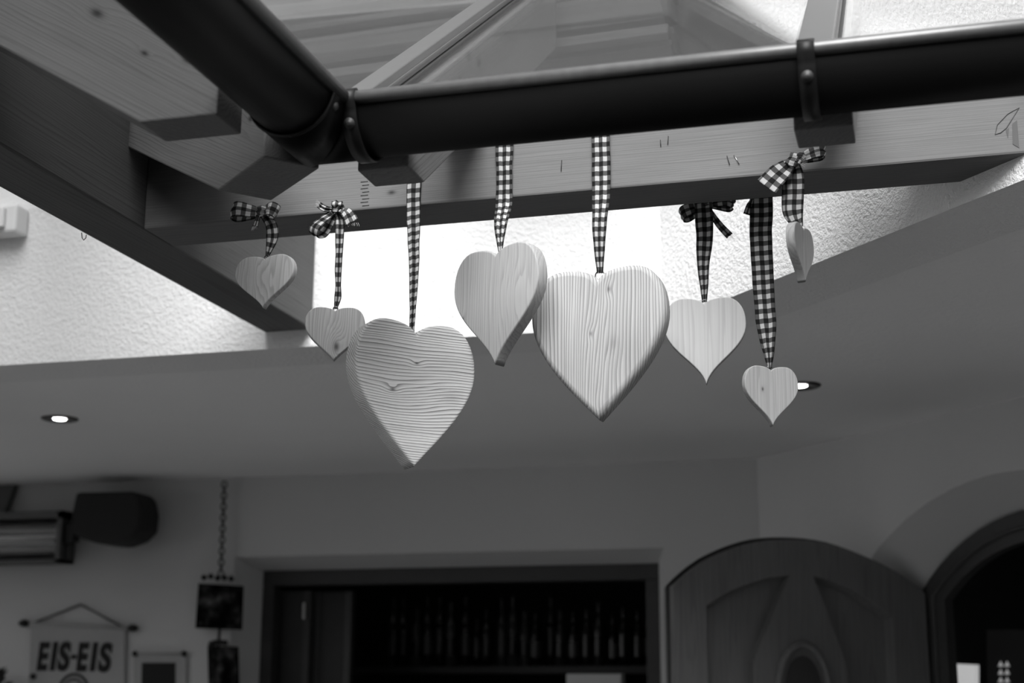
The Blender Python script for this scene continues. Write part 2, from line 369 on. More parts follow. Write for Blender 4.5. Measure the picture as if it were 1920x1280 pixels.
# bar window: dark frame, folded side sash, panes
win = struct(thing('window_1', None, None, (.5*(ix0+ix1), IY, iz0)))
def wbox(n, x0, x1, z0, z1, y0=IY-.005, y1=IY+.06, mat=DARKWOOD, par=win): return box(n, (x0, y0, z0), (x1, y1, z1), mat, par, None, .003)
wbox('top_frame', ix0, ix1, iz1-.06, iz1)
wbox('side_frame', ix0, ix0+.05, iz0, iz1-.06); wbox('side_frame', ix1-.05, ix1, iz0, iz1-.06)
wbox('bottom_frame', ix0, ix1, iz0-.01, iz0+.05, IY-.03)
for k, (a, b) in enumerate(((510, 585), (590, 662))):
    pa, pb = atY(a, 1100, IY+.10+.06*k), atY(b, 1100, IY+.10+.06*k); y = IY+.10+.06*k
    s_ = wbox('folding_sash', pa.x, pb.x, iz0+.02, iz1-.075, y, y+.035)
    for j in (0, 1): wbox('sash_stile', (pa.x, pb.x-.03)[j], (pa.x+.03, pb.x)[j], iz0+.02, iz1-.075, y-.012, y, FRAMEW, s_)
    if k == 0:
        q = atY(571, 1145, y-.02); box('sash_handle', (q.x-.008, y-.03, q.z-.035), (q.x+.008, y-.013, q.z+.035), STEEL, s_, None, .003)

# ------------------------------------------------------------------ timber cladding on the upper wall (seen through the glass roof)
a_r, a_l = atY(1258, 55, 3.13), atY(300, 190, 3.19)
cdir = V((a_r.x-a_l.x, a_r.y-a_l.y, 0)); CL = cdir.length; cdir.normalize(); cn = V((cdir.y, -cdir.x, 0))
zb = a_r.z
CM = frame4(cdir, -cn, (0, 0, 1), (a_r.x, a_r.y, zb-.022))
def cboard(z0, z1, out, bev=.006, n='cladding_board', mat=CLAD): return box(n, (-CL, -out, z0), (0, .10, z1), mat, up_w, CM, bev)
cboard(0, .024, .03, .003); cboard(.024, .044, -.03, .002); cboard(.044, .128, .015, .02); cboard(.128, .146, -.03, .002)
cboard(.146, .164, .01, .003); cboard(.164, .190, -.03, .002); cboard(.190, .29, .015, .02)
cboard(-.014, -.0005, -.004, .001, 'cladding_soffit')
# added upper storey boards, dark so the glass roof reflects little sky
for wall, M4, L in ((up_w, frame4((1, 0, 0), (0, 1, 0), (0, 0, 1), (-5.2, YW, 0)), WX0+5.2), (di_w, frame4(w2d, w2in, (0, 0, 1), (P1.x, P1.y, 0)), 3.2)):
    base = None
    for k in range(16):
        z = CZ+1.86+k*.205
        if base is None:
            bm = bmesh.new(); addbox(bm, (0, -.03, 0), (L, -.001, .195), .006); o = frombm('added_facade_board', bm, ADDEDCLAD, wall, M4 @ Matrix.Translation((0, 0, z))); base = o
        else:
            o = bpy.data.objects.new('added_facade_board', base.data); link(o, M4 @ Matrix.Translation((0, 0, z)), wall)

# ------------------------------------------------------------------ beams
ZBB, ZBT = CZ+.90, CZ+1.09
XB = -1.458; YA = 2.522
def beam(name, M4, L, W_, Hh, mat, label, cat='beam', group=None, bev=.004):
    o = box(name, (0, -W_, 0), (L, 0, Hh), mat, None, M4, bev); return tag(o, label, cat, group)
bA = beam('timber_beam', frame4((1, 0, 0), (0, 1, 0), (0, 0, 1), (XB, YA+.125, ZBB)), 1.72, .125, .19, BEAMW,
          'long pale timber beam carrying the row of hanging hearts')
bB = beam('timber_beam', frame4((0, 1, 0), (-1, 0, 0), (0, 0, 1), (XB-.13, .1, ZBB)), YW-.102, .13, .255, BEAMB,
          'shaded timber beam running to the white wall and meeting the hearts beam at a corner')
# rafters: profile in (s, z) along the roof slope, level-cut tail
TR, TL = math.tan(math.radians(35)), math.tan(math.radians(31))
ZTAIL = CZ+.81
def rafter(tip, dirv, slope, level, length, width, tv, mat, label, plumb=.0):
    """tip: plan point of the tail end (centre), dirv: plan direction up the roof"""
    d = V((dirv[0], dirv[1], 0)).normalized(); s = V((-d.y, d.x, 0))
    # local x runs up the slope, y across, z perpendicular
    th = math.atan(slope); ex = d*math.cos(th)+V((0, 0, math.sin(th))); ez = -d*math.sin(th)+V((0, 0, math.cos(th)))
    org = V((tip[0], tip[1], ZTAIL)); M4 = frame4(ex, s, ez, org)
    zt0 = -slope*level+tv
    prof = [(0, 0), (level, 0), (length, slope*(length-level)), (length, slope*(length-level)+tv), (0, zt0)]
    inv = M4.inverted()
    poly = [inv @ (org+d*a+V((0, 0, z))-s*width/2) for a, z in prof]
    o = prism('rafter', poly, inv.to_3x3() @ (s*width), mat, None, M4, .003)
    return tag(o, label, 'rafter', 'rafters of the glass roof')
TV = .171
rafter((-.792, 2.086), (0, 1), TR, .078, .98, .085, TV, RAFT, 'rafter with dark cut end beside the gutter corner, above gingham ribbon')
rafter((-.111, 2.086), (0, 1), TR, .078, .68, .085, TV, RAFT, 'rafter with cracked dark end under the far gutter bracket beside the bow')
rafter((-.943, 1.854), (-1, 0), TL, .122, 1.72, .082, TV, RAFT, 'pale knotty rafter crossing over the shaded side beam')
vt = V((-.905, 2.012)); vdir = V((-1, .90)).normalized()
vs_slope = TR*vdir.y
rafter(vt+vdir*.02, vdir, vs_slope, .185, .69, .095, .155, RAFT, 'valley rafter set diagonally in the beam corner under the gutter mitre')
# staples, nail and finger marks on the hearts beam
for a, b in (((1238, 262), (1239, 275)), ((1253, 255), (1252, 271)), ((1363, 292), (1368, 309)), ((1376, 290), (1386, 308)), ((1053, 300), (1052, 321))):
    tube('staple', [atY(*a, YA-.0015), atY(*b, YA-.0015)], .0007, IRON if a[0] != 1376 else STEEL, bA, 5)
for k in range(8): tube('finger_joint_line', [atY(676+(k % 2)*3, 341+k*6.4, YA-.0006), atY(690+(k % 2)*2, 339.5+k*6.4, YA-.0006)], .0005, DARKWOOD, bA, 4)
for pts in ([(1866, 252), (1870, 234), (1889, 214), (1911, 202), (1894, 229), (1887, 240), (1876, 249)],): tube('bark_line', [atY(*q, YA-.0006) for q in pts], .0007, DARKWOOD, bA, 4, True)
for pts in ([(1898, 232), (1907, 225), (1911, 277), (1899, 270)], [(1886, 243), (1892, 240), (1890, 259)]): prism('resin_streak', [atY(*q, YA-.0008) for q in pts], (0, .0006, 0), DARKWOOD, bA)
tube('nail_hook', [atY(153, 436, 2.2), atY(154, 446, 2.2), atY(157, 450, 2.2), atY(161, 446, 2.2), atY(162, 440, 2.2)], .0008, IRON, bB, 5)
# ------------------------------------------------------------------ glass roof
def roofz(y, extra=0): return ZTAIL+TR*(y-2.164)+TV+extra
y0, y1 = 2.045, YW-.03
valx = lambda y: vt.x + (y-vt.y)*vdir.x/vdir.y
GLASST = glass('light_cutting_roof_glass', .62, .05)  # tint added to dim the light reaching the left part of the wall
def pane(name, quadp, label, gm=None):
    n = (quadp[1]-quadp[0]).cross(quadp[2]-quadp[0]).normalized()
    if n.z < 0: n = -n
    o = prism(name, quadp, n*.008, gm or GLASS); return tag(o, label, 'glass pane', 'panes of the glass roof')
def RP(x, y, e=.002): return V((x, y, roofz(y, e)))
pane('roof_pane', [RP(valx(y0)+.04, y0), RP(-.80, y0), RP(-.80, y1), RP(valx(y1)+.04, y1)], 'glass roof pane between the gutter corner and the wide glazing bar')
pane('roof_pane', [RP(-.784, y0), RP(-.118, y0), RP(-.118, y1), RP(WX0-.02+.55*0, y1), RP(-.784, y1)][:2]+[RP(-.118, W2(-.118)-.01), RP(WX0-.01, y1), RP(-.784, y1)], 'glass roof pane between the two glazing bars')
pane('roof_pane', [RP(-.104, y0), RP((2.747-y0)/1.103-.02, y0), RP(-.104, W2(-.104)-.02)], 'triangular glass roof pane against the diagonal stucco wall')
def lz(x): return ZTAIL+TL*(-1.065-x)+TV+.002
def LPn(x, y): return V((x, y, lz(x)))
xe = -.90
pane('roof_pane', [LPn(xe, .35), LPn(xe, 1.845), LPn(-2.77, 1.845), LPn(-2.77, .35)], 'glass roof pane over the pale knotty rafter', GLASST)
pane('roof_pane', [LPn(xe, 1.86), LPn(xe, 2.0), LPn(-2.35, 3.32), LPn(-2.75, 3.32), LPn(-2.75, 1.86)], 'glass roof pane left of the valley rafter', GLASST)
def bar(xc, ytop, label, w=.042, h=.03):
    th = math.atan(TR); ex = V((0, math.cos(th), math.sin(th))); ez = V((0, -math.sin(th), math.cos(th)))
    M4 = frame4(ex, V((-1, 0, 0)), ez, (xc, y0-.02, roofz(y0-.02, .012)))
    L = (ytop-y0)/math.cos(th)
    t = thing('glazing_bar', label, 'glazing bar', M4.translation, 'glazing bars of the glass roof')
    box('bar_cap', (-.045, -w/2, .004), (L, w/2, h), BARM, t, M4, .002)
    box('gasket', (-.03, -w/2-.006, 0), (L, w/2+.006, .0035), BARD, t, M4)
    box('pressure_plate', (0, -w/2-.003, h*.45), (L, w/2+.003, h*.55), BARM, t, M4)
bar(-.792, y1-.06, 'grey glazing bar rising from the gutter over the first rafter')
bar(-.111, W2(-.111)-.06, 'grey glazing bar rising beside the stucco wall above the gutter bracket', .05)
# valley flashing
th = math.atan(vs_slope); dv = V((vdir.x, vdir.y, 0)); exv = dv*math.cos(th)+V((0, 0, math.sin(th))); sv = V((-dv.y, dv.x, 0)); ezv = exv.cross(sv)
VMf = frame4(exv, sv, ezv, (vt.x-.03*vdir.x, vt.y+.03, ZTAIL-vs_slope*.2+.175))
vf = box('valley_flashing', (0, -.06, 0), (2.1, .06, .006), BARM, None, VMf, .001); tag(vf, 'grey metal valley flashing between the two glass roof slopes', 'flashing')
# ledger along the diagonal wall
p0 = V((-.5, W2(-.5), 0)); p1 = V((.58, W2(.58), 0))
lv = []
for p in (p0, p1):
    for off in (0, -.03):
        q = p + w2in*off
        for e in (-.065, -.012): lv.append(V((q.x, q.y, roofz(p.y, e))))
led = mesh('wall_ledger', lv, [(0, 1, 3, 2), (4, 6, 7, 5), (0, 4, 5, 1), (2, 3, 7, 6), (1, 5, 7, 3), (0, 2, 6, 4)], BARM)
tag(led, 'dark sloping ledger carrying the glass along the diagonal stucco wall', 'ledger')
# diagonal strut in the corner behind the glass
s0, s1 = atP(1300, -10, P1-w2in*.03, w2in), atP(1500, 92, P1-w2in*.03, w2in)
st = prism('corner_strut', [s0, s1, s1+V((0, 0, -.035)), s0+V((0, 0, -.035))], -w2in*.03, CLAD)
cp = prism('corner_shade_panel', [atP(*q, P1-w2in*.012, w2in) for q in ((1262, -30), (1270, -30), (1320, -8), (1500, 96), (1500, 125), (1262, 125))], -w2in*.012, CLAD, di_w)  # dark sheet standing in for the shade in this wall corner
tag(st, 'diagonal timber strut fixed to the stucco wall behind the glass roof', 'strut')

# ------------------------------------------------------------------ gutter
GR = .065; GY = 2.085-.012-GR; GX = -.943+.012+GR; GZ = CZ+.868
gut = thing('rain_gutter', 'dark half-round rain gutter with mitred corner along the glass roof eaves', 'gutter', (GX, GY, GZ-GR))
def trough(name, axis, ends, r, ext, mat, miter=True, thick=.0025):
    """half-round trough; axis 'x' runs right from the mitre, 'y' runs towards the camera side"""
    n = 20; vs_, fs = [], []
    for e in range(2):
        for rr in (r, r-thick):
            for i in range(n+1):
                a = math.pi+math.pi*i/n; off = rr*math.cos(a); z = GZ+rr*math.sin(a)
                if axis == 'x':      # off: -Y is the courtyard side
                    x = ends[e] if e or not miter else GX-off*1.0
                    vs_.append((x, GY+off, z))
                else:                # courtyard side is +X
                    y = ends[e] if e or not miter else GY+off
                    vs_.append((GX-off, y, z))
    m_ = n+1
    for i in range(n):
        fs += [(i, i+1, 2*m_+i+1, 2*m_+i), (m_+i, 3*m_+i, 3*m_+i+1, m_+i+1), (i, m_+i, m_+i+1, i+1), (2*m_+i, 2*m_+i+1, 3*m_+i+1, 3*m_+i)]
    for i in (0, n): fs.append((i, 2*m_+i, 3*m_+i, m_+i))
    bm = bmesh.new(); bv = [bm.verts.new(v) for v in vs_]
    for f in fs: bm.faces.new([bv[j] for j in f])
    o = frombm(name, bm, mat, gut, None, True)
    return o
XR = .60
trough('trough', 'x', (0, XR), GR, 0, GUT); trough('trough', 'y', (0, .3), GR, 0, GUT)
br = .0105
tube('bead', [(GX+GR+.004, GY-GR-.002, GZ+.002), (XR, GY-GR-.002, GZ+.002)], br, GUTB, gut, 12)
tube('bead', [(GX+GR+.002, GY-GR-.004, GZ+.002), (GX+GR+.002, .3, GZ+.002)], br, GUTB, gut, 12)
# sleeve of the corner piece
def sleeve(axis, e):
    n = 20; vs_, fs = [], []
    for q in range(2):
        for i in range(n+1):
            a = math.pi+math.pi*i/n; rr = GR+.0025; off = rr*math.cos(a); z = GZ+rr*math.sin(a)
            if axis == 'x': vs_.append(((GX-off) if q == 0 else e, GY+off, z))
            else: vs_.append((GX-off, (GY+off) if q == 0 else e, z))
    for i in range(n): fs.append((i, i+1, n+2+i, n+1+i))
    o = mesh('corner_sleeve', vs_, fs, GUT, gut, None, True); md = o.modifiers.new('sol', 'SOLIDIFY'); md.thickness = .0025; return o
sleeve('x', atY(655, 200, GY-GR).x); sleeve('y', GY-GR-.05)
tube('sleeve_rim', [(GX-(GR+.003)*math.cos(math.pi+math.pi*i/20), GY-GR-.05, GZ+(GR+.003)*math.sin(math.pi+math.pi*i/20)) for i in range(21)], .003, GUTS, gut, 6)
def strap(x):
    n = 22; vs_, fs = [], []; w = .024
    prof = [(-GR-.004+.010*math.cos(a), .004+.0125*math.sin(a)) for a in (math.radians(20), math.radians(90), math.radians(160))]
    prof = [(-GR+.012, .012), (-GR-.002, .0155), (-GR-.013, .006), (-GR-.011, -.006)]
    prof += [((GR+.005)*math.cos(math.pi+.2+(math.pi-.35)*i/n), (GR+.005)*math.sin(math.pi+.2+(math.pi-.35)*i/n)) for i in range(n+1)]
    for xx in (x-w/2, x+w/2):
        for y, z in prof: vs_.append((xx, GY+y, GZ+z))
    k = len(prof)
    for i in range(k-1): fs.append((i, i+1, k+i+1, k+i))
    o = mesh('bracket', vs_, fs, GUTS, gut, None, True); md = o.modifiers.new('sol', 'SOLIDIFY'); md.thickness = .004; md.offset = 0
    a = math.pi+.52; p = V((x, GY+(GR+.007)*math.cos(a), GZ+(GR+.007)*math.sin(a))); nrm = V((0, math.cos(a), math.sin(a)))
    lathe('rivet', [(.0085, 0), (.0085, .0015), (.005, .002), (.0045, .004), (.002, .0048)], RIV, o, Matrix.Translation(p) @ nrm.to_track_quat('Z', 'Y').to_matrix().to_4x4())
    return o
strap(atY(655, 200, GY-GR).x); strap(atY(1512, 110, GY-GR).x)
a = math.pi+.35; p = V((GX-(GR+.004)*math.cos(a), GY-GR-.035, GZ+(GR+.004)*math.sin(a)))
lathe('rivet', [(.007, 0), (.007, .0015), (.004, .004)], RIV, gut, Matrix.Translation(p) @ V((-math.cos(a), 0, math.sin(a))).to_track_quat('Z', 'Y').to_matrix().to_4x4())

# ------------------------------------------------------------------ hanging hearts
def bez(p0, p1, p2, p3, n, skip=False):
    return [tuple((1-t)**3*p0[k]+3*(1-t)**2*t*p1[k]+3*(1-t)*t*t*p2[k]+t**3*p3[k] for k in (0, 1)) for t in [i/n for i in range(1 if skip else 0, n+1)]]
def heart_outline(w, h, concave, notch):
    ny = 1-notch
    c2 = (.22-.16*concave, .20+.05*concave)
    r = bez((0, ny), (.035, ny+notch*.65), (.13, 1), (.255, 1), 7) + bez((.255, 1), (.40, 1), (.5, .88), (.5, .69), 8, True) + bez((.5, .69), (.5, .45-.06*concave), c2, (0, 0), 16, True)
    full = r + [(-x, y) for x, y in r[-2:0:-1]]
    return [(x*w, (y-ny)*h) for x, y in full]                 # origin at the notch
def heart_board(M4, w, h, t, mat, par, concave, bev, notch=.075, seg=3):
    ol = heart_outline(w, h, concave, notch); bm = bmesh.new()
    f = bm.faces.new([bm.verts.new((x, -t/2, z)) for x, z in ol])
    r = bmesh.ops.extrude_face_region(bm, geom=[f]); nv = [g for g in r['geom'] if isinstance(g, bmesh.types.BMVert)]
    bmesh.ops.translate(bm, vec=(0, t, 0), verts=nv)
    bmesh.ops.recalc_face_normals(bm, faces=bm.faces)
    es = [e for e in bm.edges if len(e.link_faces) == 2 and any(len(fc.verts) > 6 for fc in e.link_faces)]
    bmesh.ops.bevel(bm, geom=es, offset=bev, segments=seg, profile=.5, affect='EDGES')
    o = frombm('heart_board', bm, mat, par, M4)
    for p in o.data.polygons: p.use_smooth = len(p.vertices) <= 6
    return o
def cat(P, n):
    out = []
    for i in range(len(P)-1):
        p0, p1, p2, p3 = P[max(0, i-1)], P[i], P[i+1], P[min(len(P)-1, i+2)]
        for j in range(n):
            t = j/n; out.append(.5*((2*p1)+(p2-p0)*t+(2*p0-5*p1+4*p2-p3)*t*t+(3*p1-p0-3*p2+p3)*t**3))
    return out+[P[-1]]
RSEED = [0]
def ribbon(name, pts, ws, par, wdir=None, cloth=.036, folds=2, wr=.0012, n=7, v0=0, K=13, thick=.0007):
    RSEED[0] += 1; sd_ = RSEED[0]*3.7
    P = cat([V(p) for p in pts], n); Wn = cat([V((w, 0, 0)) for w in ws], n)
    D = cat([V(d) for d in wdir], n) if isinstance(wdir, list) else [V(wdir or (1, 0, 0))]*len(P)
    vs_, uv, fs = [], [], []; L = v0; 
    for i, p in enumerate(P):
        t = (P[min(i+1, len(P)-1)]-P[max(i-1, 0)]).normalized()
        s = D[i]-t*D[i].dot(t)
        s = s.normalized() if s.length > 1e-4 else t.orthogonal().normalized()
        nn = t.cross(s).normalized()
        if i: L += (p-P[i-1]).length
        w = Wn[i].x; cl = cloth/(K-1); app = w/(K-1); dd = math.sqrt(max(0, cl*cl-app*app))*(K-1)/(2*folds)*.55
        for k in range(K):
            q = k/(K-1); tri = abs(((q*folds+.25) % 1)*2-1)-.5
            wob = noise.noise(V((q*3.1, L*38, sd_)))*wr + noise.noise(V((q*1.3, L*14, sd_+9)))*wr*1.6
            edge = noise.noise(V((sd_, L*30, (k > K/2)*5)))*.0012
            vs_.append(p + s*((q-.5)*w + edge) + nn*(tri*min(dd, .012)+wob)); uv.append(((q-.5)*cloth, L))
    for i in range(len(P)-1):
        for k in range(K-1): fs.append((i*K+k, i*K+k+1, (i+1)*K+k+1, (i+1)*K+k))
    o = mesh(name, vs_, fs, RIB, par, None, True, uv)
    md = o.modifiers.new('sol', 'SOLIDIFY'); md.thickness = thick; md.offset = 0
    return o
def loop(name, c, d, L, w, wd, bulge, par, cloth=.034):
    c, d, wd = V(c), V(d).normalized(), V(wd).normalized(); b = d.cross(wd).normalized()
    pts = [c, c+d*L*.35+b*bulge*.6, c+d*L*.8+b*bulge, c+d*L, c+d*L*.8-b*bulge, c+d*L*.35-b*bulge*.5, c]
    return ribbon(name, pts, [w*.35, w*.8, w, w, w, w*.8, w*.35], par, wd, cloth, 2, .002)
def tail(name, c, e, w, wd, par, mid=None, fray=True):
    c, e = V(c), V(e); m_ = V(mid) if mid else (c+e)/2+V((0, -.004, 0))
    o = ribbon(name, [c, m_, e], [w*.4, w*.9, w], par, wd, .034, 2, .002)
    if fray:
        sidev = V(wd).normalized(); dd = (e-m_).normalized()
        bmv, bf = [], []
        for k in range(7):
            s0_ = e+sidev*w*((k+.5)/7-.5); tv, tf = tubemesh([s0_-dd*.001, s0_+dd*.004+sidev*random.uniform(-.001, .001), s0_+dd*random.uniform(.006, .010)+sidev*random.uniform(-.003, .003)], [.0004, .0003, .0002], 4)
            bf += [tuple(i+len(bmv) for i in f) for f in tf]; bmv += tv
        fr = mesh('frayed_threads', bmv, bf, CLOTH, o); fr['kind'] = 'stuff'
    return o
def knot(c, r, par, w=.02, ax=(0, 0, 1)):
    c = V(c); ax = V(ax).normalized(); a1 = ax.orthogonal().normalized(); a2 = ax.cross(a1)
    pts = [c+(a1*math.cos(t*math.pi/4)+a2*math.sin(t*math.pi/4))*r*(1+.18*math.sin(t*2.3)) for t in range(9)]
    return ribbon('knot', pts, [w*.8, w, w*.85, w, w*.8, w, w*.9, w, w*.8], par, ax, .032, 2, .0025)
def eye(M4, par, r=.0065):
    pts = [(r*math.sin(t*math.pi/9+.25), 0, .003+r-r*math.cos(t*math.pi/9+.25)) for t in range(17)]
    return tube('screw_eye', [M4 @ V(p) for p in [(0, 0, -.006), (0, 0, .0015)]+pts], .0012, EYEM, par, 7)
def hang_heart(notch_px, Y, wpx, hpx, phi, t, mat, label, concave, bev, eyer=.0042, notch=.075, roll=0, drop=0):
    """phi: turn relative to the line of sight, positive shows the right side"""
    p = atY(*notch_px, Y); dep = (p-O).dot(fw); s = dep/FPX
    view = V((-(p.x), -(p.y), 0)).normalized()               # towards the camera, level
    yv = -view; c_, s_ = math.cos(math.radians(phi)), -math.sin(math.radians(phi))
    ydir = V((yv.x*c_-yv.y*s_, yv.x*s_+yv.y*c_, 0)); xdir = V((ydir.y, -ydir.x, 0))
    R_ = frame4(xdir, ydir, (0, 0, 1), p) @ Matrix.Rotation(math.radians(roll), 4, 'Y')
    th_ = thing('hanging_heart', label, 'heart ornament', (p.x, p.y, p.z), 'wooden hearts hung from the beam')
    heart_board(R_, wpx*s, hpx*s/.985, t, mat, th_, concave, bev, notch)
    eye(R_ @ Matrix.Translation((0, 0, -.001)), th_, eyer)
    return th_, p, R_
HP = dict(grain='Z', cross='X', rough=.6)
hw1 = wood('heart_wood_knotless', .60, .30, 120, contrast=.7, warp=2.2, wscale=(6, 16), bump=.1, knots=[(-.03, -.005, .02, 2.5, 0)], **HP)
hw2 = wood('heart_wood_one_knot', .38, .19, 170, contrast=.8, warp=2.0, wscale=(5, 14), bump=.1, knots=[(-.068, .004, .0125, 4.5)], **HP)
hw3 = wood('heart_wood_brushed_horizontal', .58, .14, 185, grain='X', cross='Z', contrast=.85, warp=2.4, wscale=(3, 11), bump=.5, rough=.65,
           knots=[(-.045, -.103, .008, 1.3), (.0, -.052, .006, .9), (-.03, -.112, .045, 2.6, 0), (.07, -.108, .03, -1.2, .25)], power=1.8, depthk=-.7, mottle=.28, uneven=4.5)
hw4 = wood('heart_wood_fine_vertical', .38, .21, 140, contrast=.65, warp=1.4, wscale=(2.4, 10), bump=.08, knots=[(-.105, -.075, .0055, .7), (-.08, .03, .03, 1.6, 0), (-.02, .05, .02, -.9, 0)], mottle=.1, knotdark=.7, **HP)
hw5 = wood('heart_wood_brushed_vertical', .43, .13, 170, contrast=.85, warp=1.8, wscale=(2.2, 9), bump=.5, power=1.8, depthk=.6, mottle=.22, uneven=6.0,
           knots=[(-.022, .022, .0075, 1.1, .8), (-.10, -.012, .006, .8, .7), (-.15, .012, .04, 2.4, 0), (-.12, .03, .02, -.8, .3), (-.235, .004, .02, 1.6, .2)], knotdark=.7, **HP)
hw6 = wood('heart_wood_pale', .42, .28, 70, contrast=.6, warp=1.6, wscale=(2, 7), bump=.05, mottle=.06, fibre=.08, **HP)
hw7 = wood('heart_wood_pale_speck', .36, .22, 150, contrast=.6, warp=1.4, wscale=(3, 10), bump=.06, knots=[(-.035, -.018, .005, .6)], mottle=.08, **HP)
hw8 = wood('heart_wood_small_turned', .34, .20, 130, contrast=.7, warp=1.5, wscale=(3, 12), bump=.06, mottle=.1, **HP)

YF = YA-.012
# 1 small wide heart with bow, far end of the beam
h1, p1_, R1_ = hang_heart((500, 488), YF-.01, 122, 100, 28, .016, hw1, 'small wide heart with bow, hanging below the diagonal rafter in the corner', .75, .002)
k1 = atY(492, 398, YF-.012)
ribbon('ribbon', [k1, atY(508, 420, YF-.012), atY(511, 445, YF-.01), atY(505, 468, YF-.01), p1_+V((0, 0, .006))], [.016, .022, .024, .014, .006], h1, (1, .2, 0), .034, 3, .0025)
knot(k1, .010, h1, .022, (.2, 0, 1)); loop('bow_loop', k1, (-1, -.25, .05), .058, .034, (0, .25, 1), .010, h1); loop('bow_loop', k1, (.85, -.3, -.1), .036, .028, (.35, .2, 1), .010, h1)
tail('bow_tail', k1, atY(478, 424, YF-.02), .012, (1, 0, .3), h1)
# 2 small heart with knot
h2, p2_, R2_ = hang_heart((629, 585), YF, 112, 100, 4, .017, hw2, 'small heart with a round dark knot near its tip, partly behind brushed heart', .35, .002)
k2 = atY(632, 392, YF-.01)
ribbon('ribbon', [k2, atY(637, 415, YF-.012), atY(636, 460, YF-.008), atY(634, 520, YF-.004), atY(633, 555, YF), p2_+V((0, 0, .006))], [.012, .016, .016, .012, .013, .007], h2, (1, .1, 0), .034, 3, .0025)
knot(k2, .011, h2, .02, (.3, .2, 1)); loop('bow_loop', k2, (-.62, -.25, -.85), .066, .030, (.75, -.35, -.45), .012, h2)
tail('bow_tail', k2, atY(661, 418, YF-.02), .026, (1, 0, -.1), h2, atY(650, 398, YF-.018)); tail('bow_tail', k2, atY(598, 384, YF-.02), .012, (.2, 0, 1), h2, atY(612, 392, YF-.02))
loop('bow_loop', k2, (.2, -.5, .5), .016, .02, (1, .2, 0), .006, h2)
# 3 large brushed heart, horizontal grain
h3, p3_, R3_ = hang_heart((772, 632), YF-.075, 246, 268, -25, .046, hw3, 'large thick brushed heart with horizontal grain on a flat ribbon', .1, .005, notch=.09)
yf3 = YA-.004
ribbon('ribbon', [V((atY(776, 330, yf3).x, YA-.004, ZBT+.004)), atY(776, 330, yf3), atY(775, 400, yf3-.002), V((p3_.x*.55+atY(774, 430, yf3).x*.45, YF-.03, atY(774, 500, YF-.03).z)), p3_+V((0, 0, .006))], [.030, .028, .027, .019, .008], h3, (1, 0, 0), .031, 2, .0006)
# 4 medium thick heart, fine vertical grain
h4, p4_, R4_ = hang_heart((938, 482), YF-.045, 205, 222, 40, .028, hw4, 'medium smooth heart with fine vertical grain, turned sideways beside the largest heart', .7, .003)
x4 = atY(946, 300, yf3).x
ribbon('ribbon', [V((x4, YA-.004, ZBT+.004)), V((x4, YA-.005, ZBB+.10)), V((x4, YA-.006, ZBB+.05)), V((x4, YA-.006, ZBB-.01)), V((.5*(x4+p4_.x), YF-.03, .5*(ZBB+p4_.z))), p4_+V((0, 0, .006))], [.036, .034, .030, .032, .024, .006], h4, (1, 0, 0), .042, 3, .0012)
# 5 large heart with screw eye
h5, p5_, R5_ = hang_heart((1125, 527), YF+.004, 262, 284, 17, .040, hw5, 'largest thick brushed heart with vertical grain and a visible screw eye', .0, .011, .0085, .075)
x5 = atY(1127, 280, yf3).x; t5 = p5_+V((0, -.002, .014))
ribbon('ribbon', [V((x5, YA-.004, ZBT+.004)), V((x5-.002, YA-.005, ZBB+.13)), V((x5, YA-.007, ZBB+.095)), V((x5, YA-.006, ZBB)), V((x5*.5+t5.x*.5, YF-.006, .5*(ZBB+t5.z))), t5], [.037, .036, .034, .034, .025, .011], h5, (1, 0, 0), .042, 3, .0012)
# 6 pale heart hung behind the beam
YK = YA+.135
h6, p6_, R6_ = hang_heart((1321, 572), YK+.012, 152, 163, 2, .015, hw6, 'pale smooth heart hanging behind the beam beside the largest heart', 1.0, .002)
x6 = atY(1318, 383, YK).x
ribbon('ribbon', [V((x6, YK+.004, ZBB+.12)), V((x6, YK+.004, ZBB-.005)), V((x6+.001, YK+.006, ZBB-.06)), V((p6_.x, YK+.01, .45*ZBB+.55*p6_.z)), p6_+V((0, 0, .006))], [.032, .033, .031, .024, .009], h6, (1, 0, 0), .040, 2, .0012)
k6 = V((x6+.004, YK+.012, ZBB+.004))
loop('bow_loop', k6, (-1, .1, -.35), .052, .026, (-.3, .2, 1), .011, h6); loop('bow_loop', k6, (1, .1, -.02), .052, .022, (.1, .35, 1), .010, h6)
tail('bow_tail', k6, atY(1368, 442, YK+.02), .014, (1, 0, .5), h6, atY(1345, 416, YK+.02)); knot(k6+V((0, 0, .006)), .009, h6)
# 7 little heart on a long wide ribbon behind the beam
h7, p7_, R7_ = hang_heart((1443, 696), YK+.004, 108, 112, -24, .015, hw7, 'little heart on a long wide ribbon behind the beam, beside the ceiling spotlight', .85, .002)
x7 = atY(1427, 376, YK).x
ribbon('ribbon', [V((x7, YK+.003, ZBB+.12)), V((x7, YK+.003, ZBB)), atY(1427, 450, YK+.003), atY(1433, 560, YK+.003), atY(1438, 620, YK+.002), atY(1441, 660, YK+.001), p7_+V((0, 0, .005))], [.042, .043, .041, .038, .034, .020, .007], h7, (1, 0, 0), .045, 2, .0022)
tail('bow_tail', V((x7-.015, YK+.006, ZBB+.01)), atY(1400, 402, YK+.01), .012, (1, 0, .3), h7, fray=False)
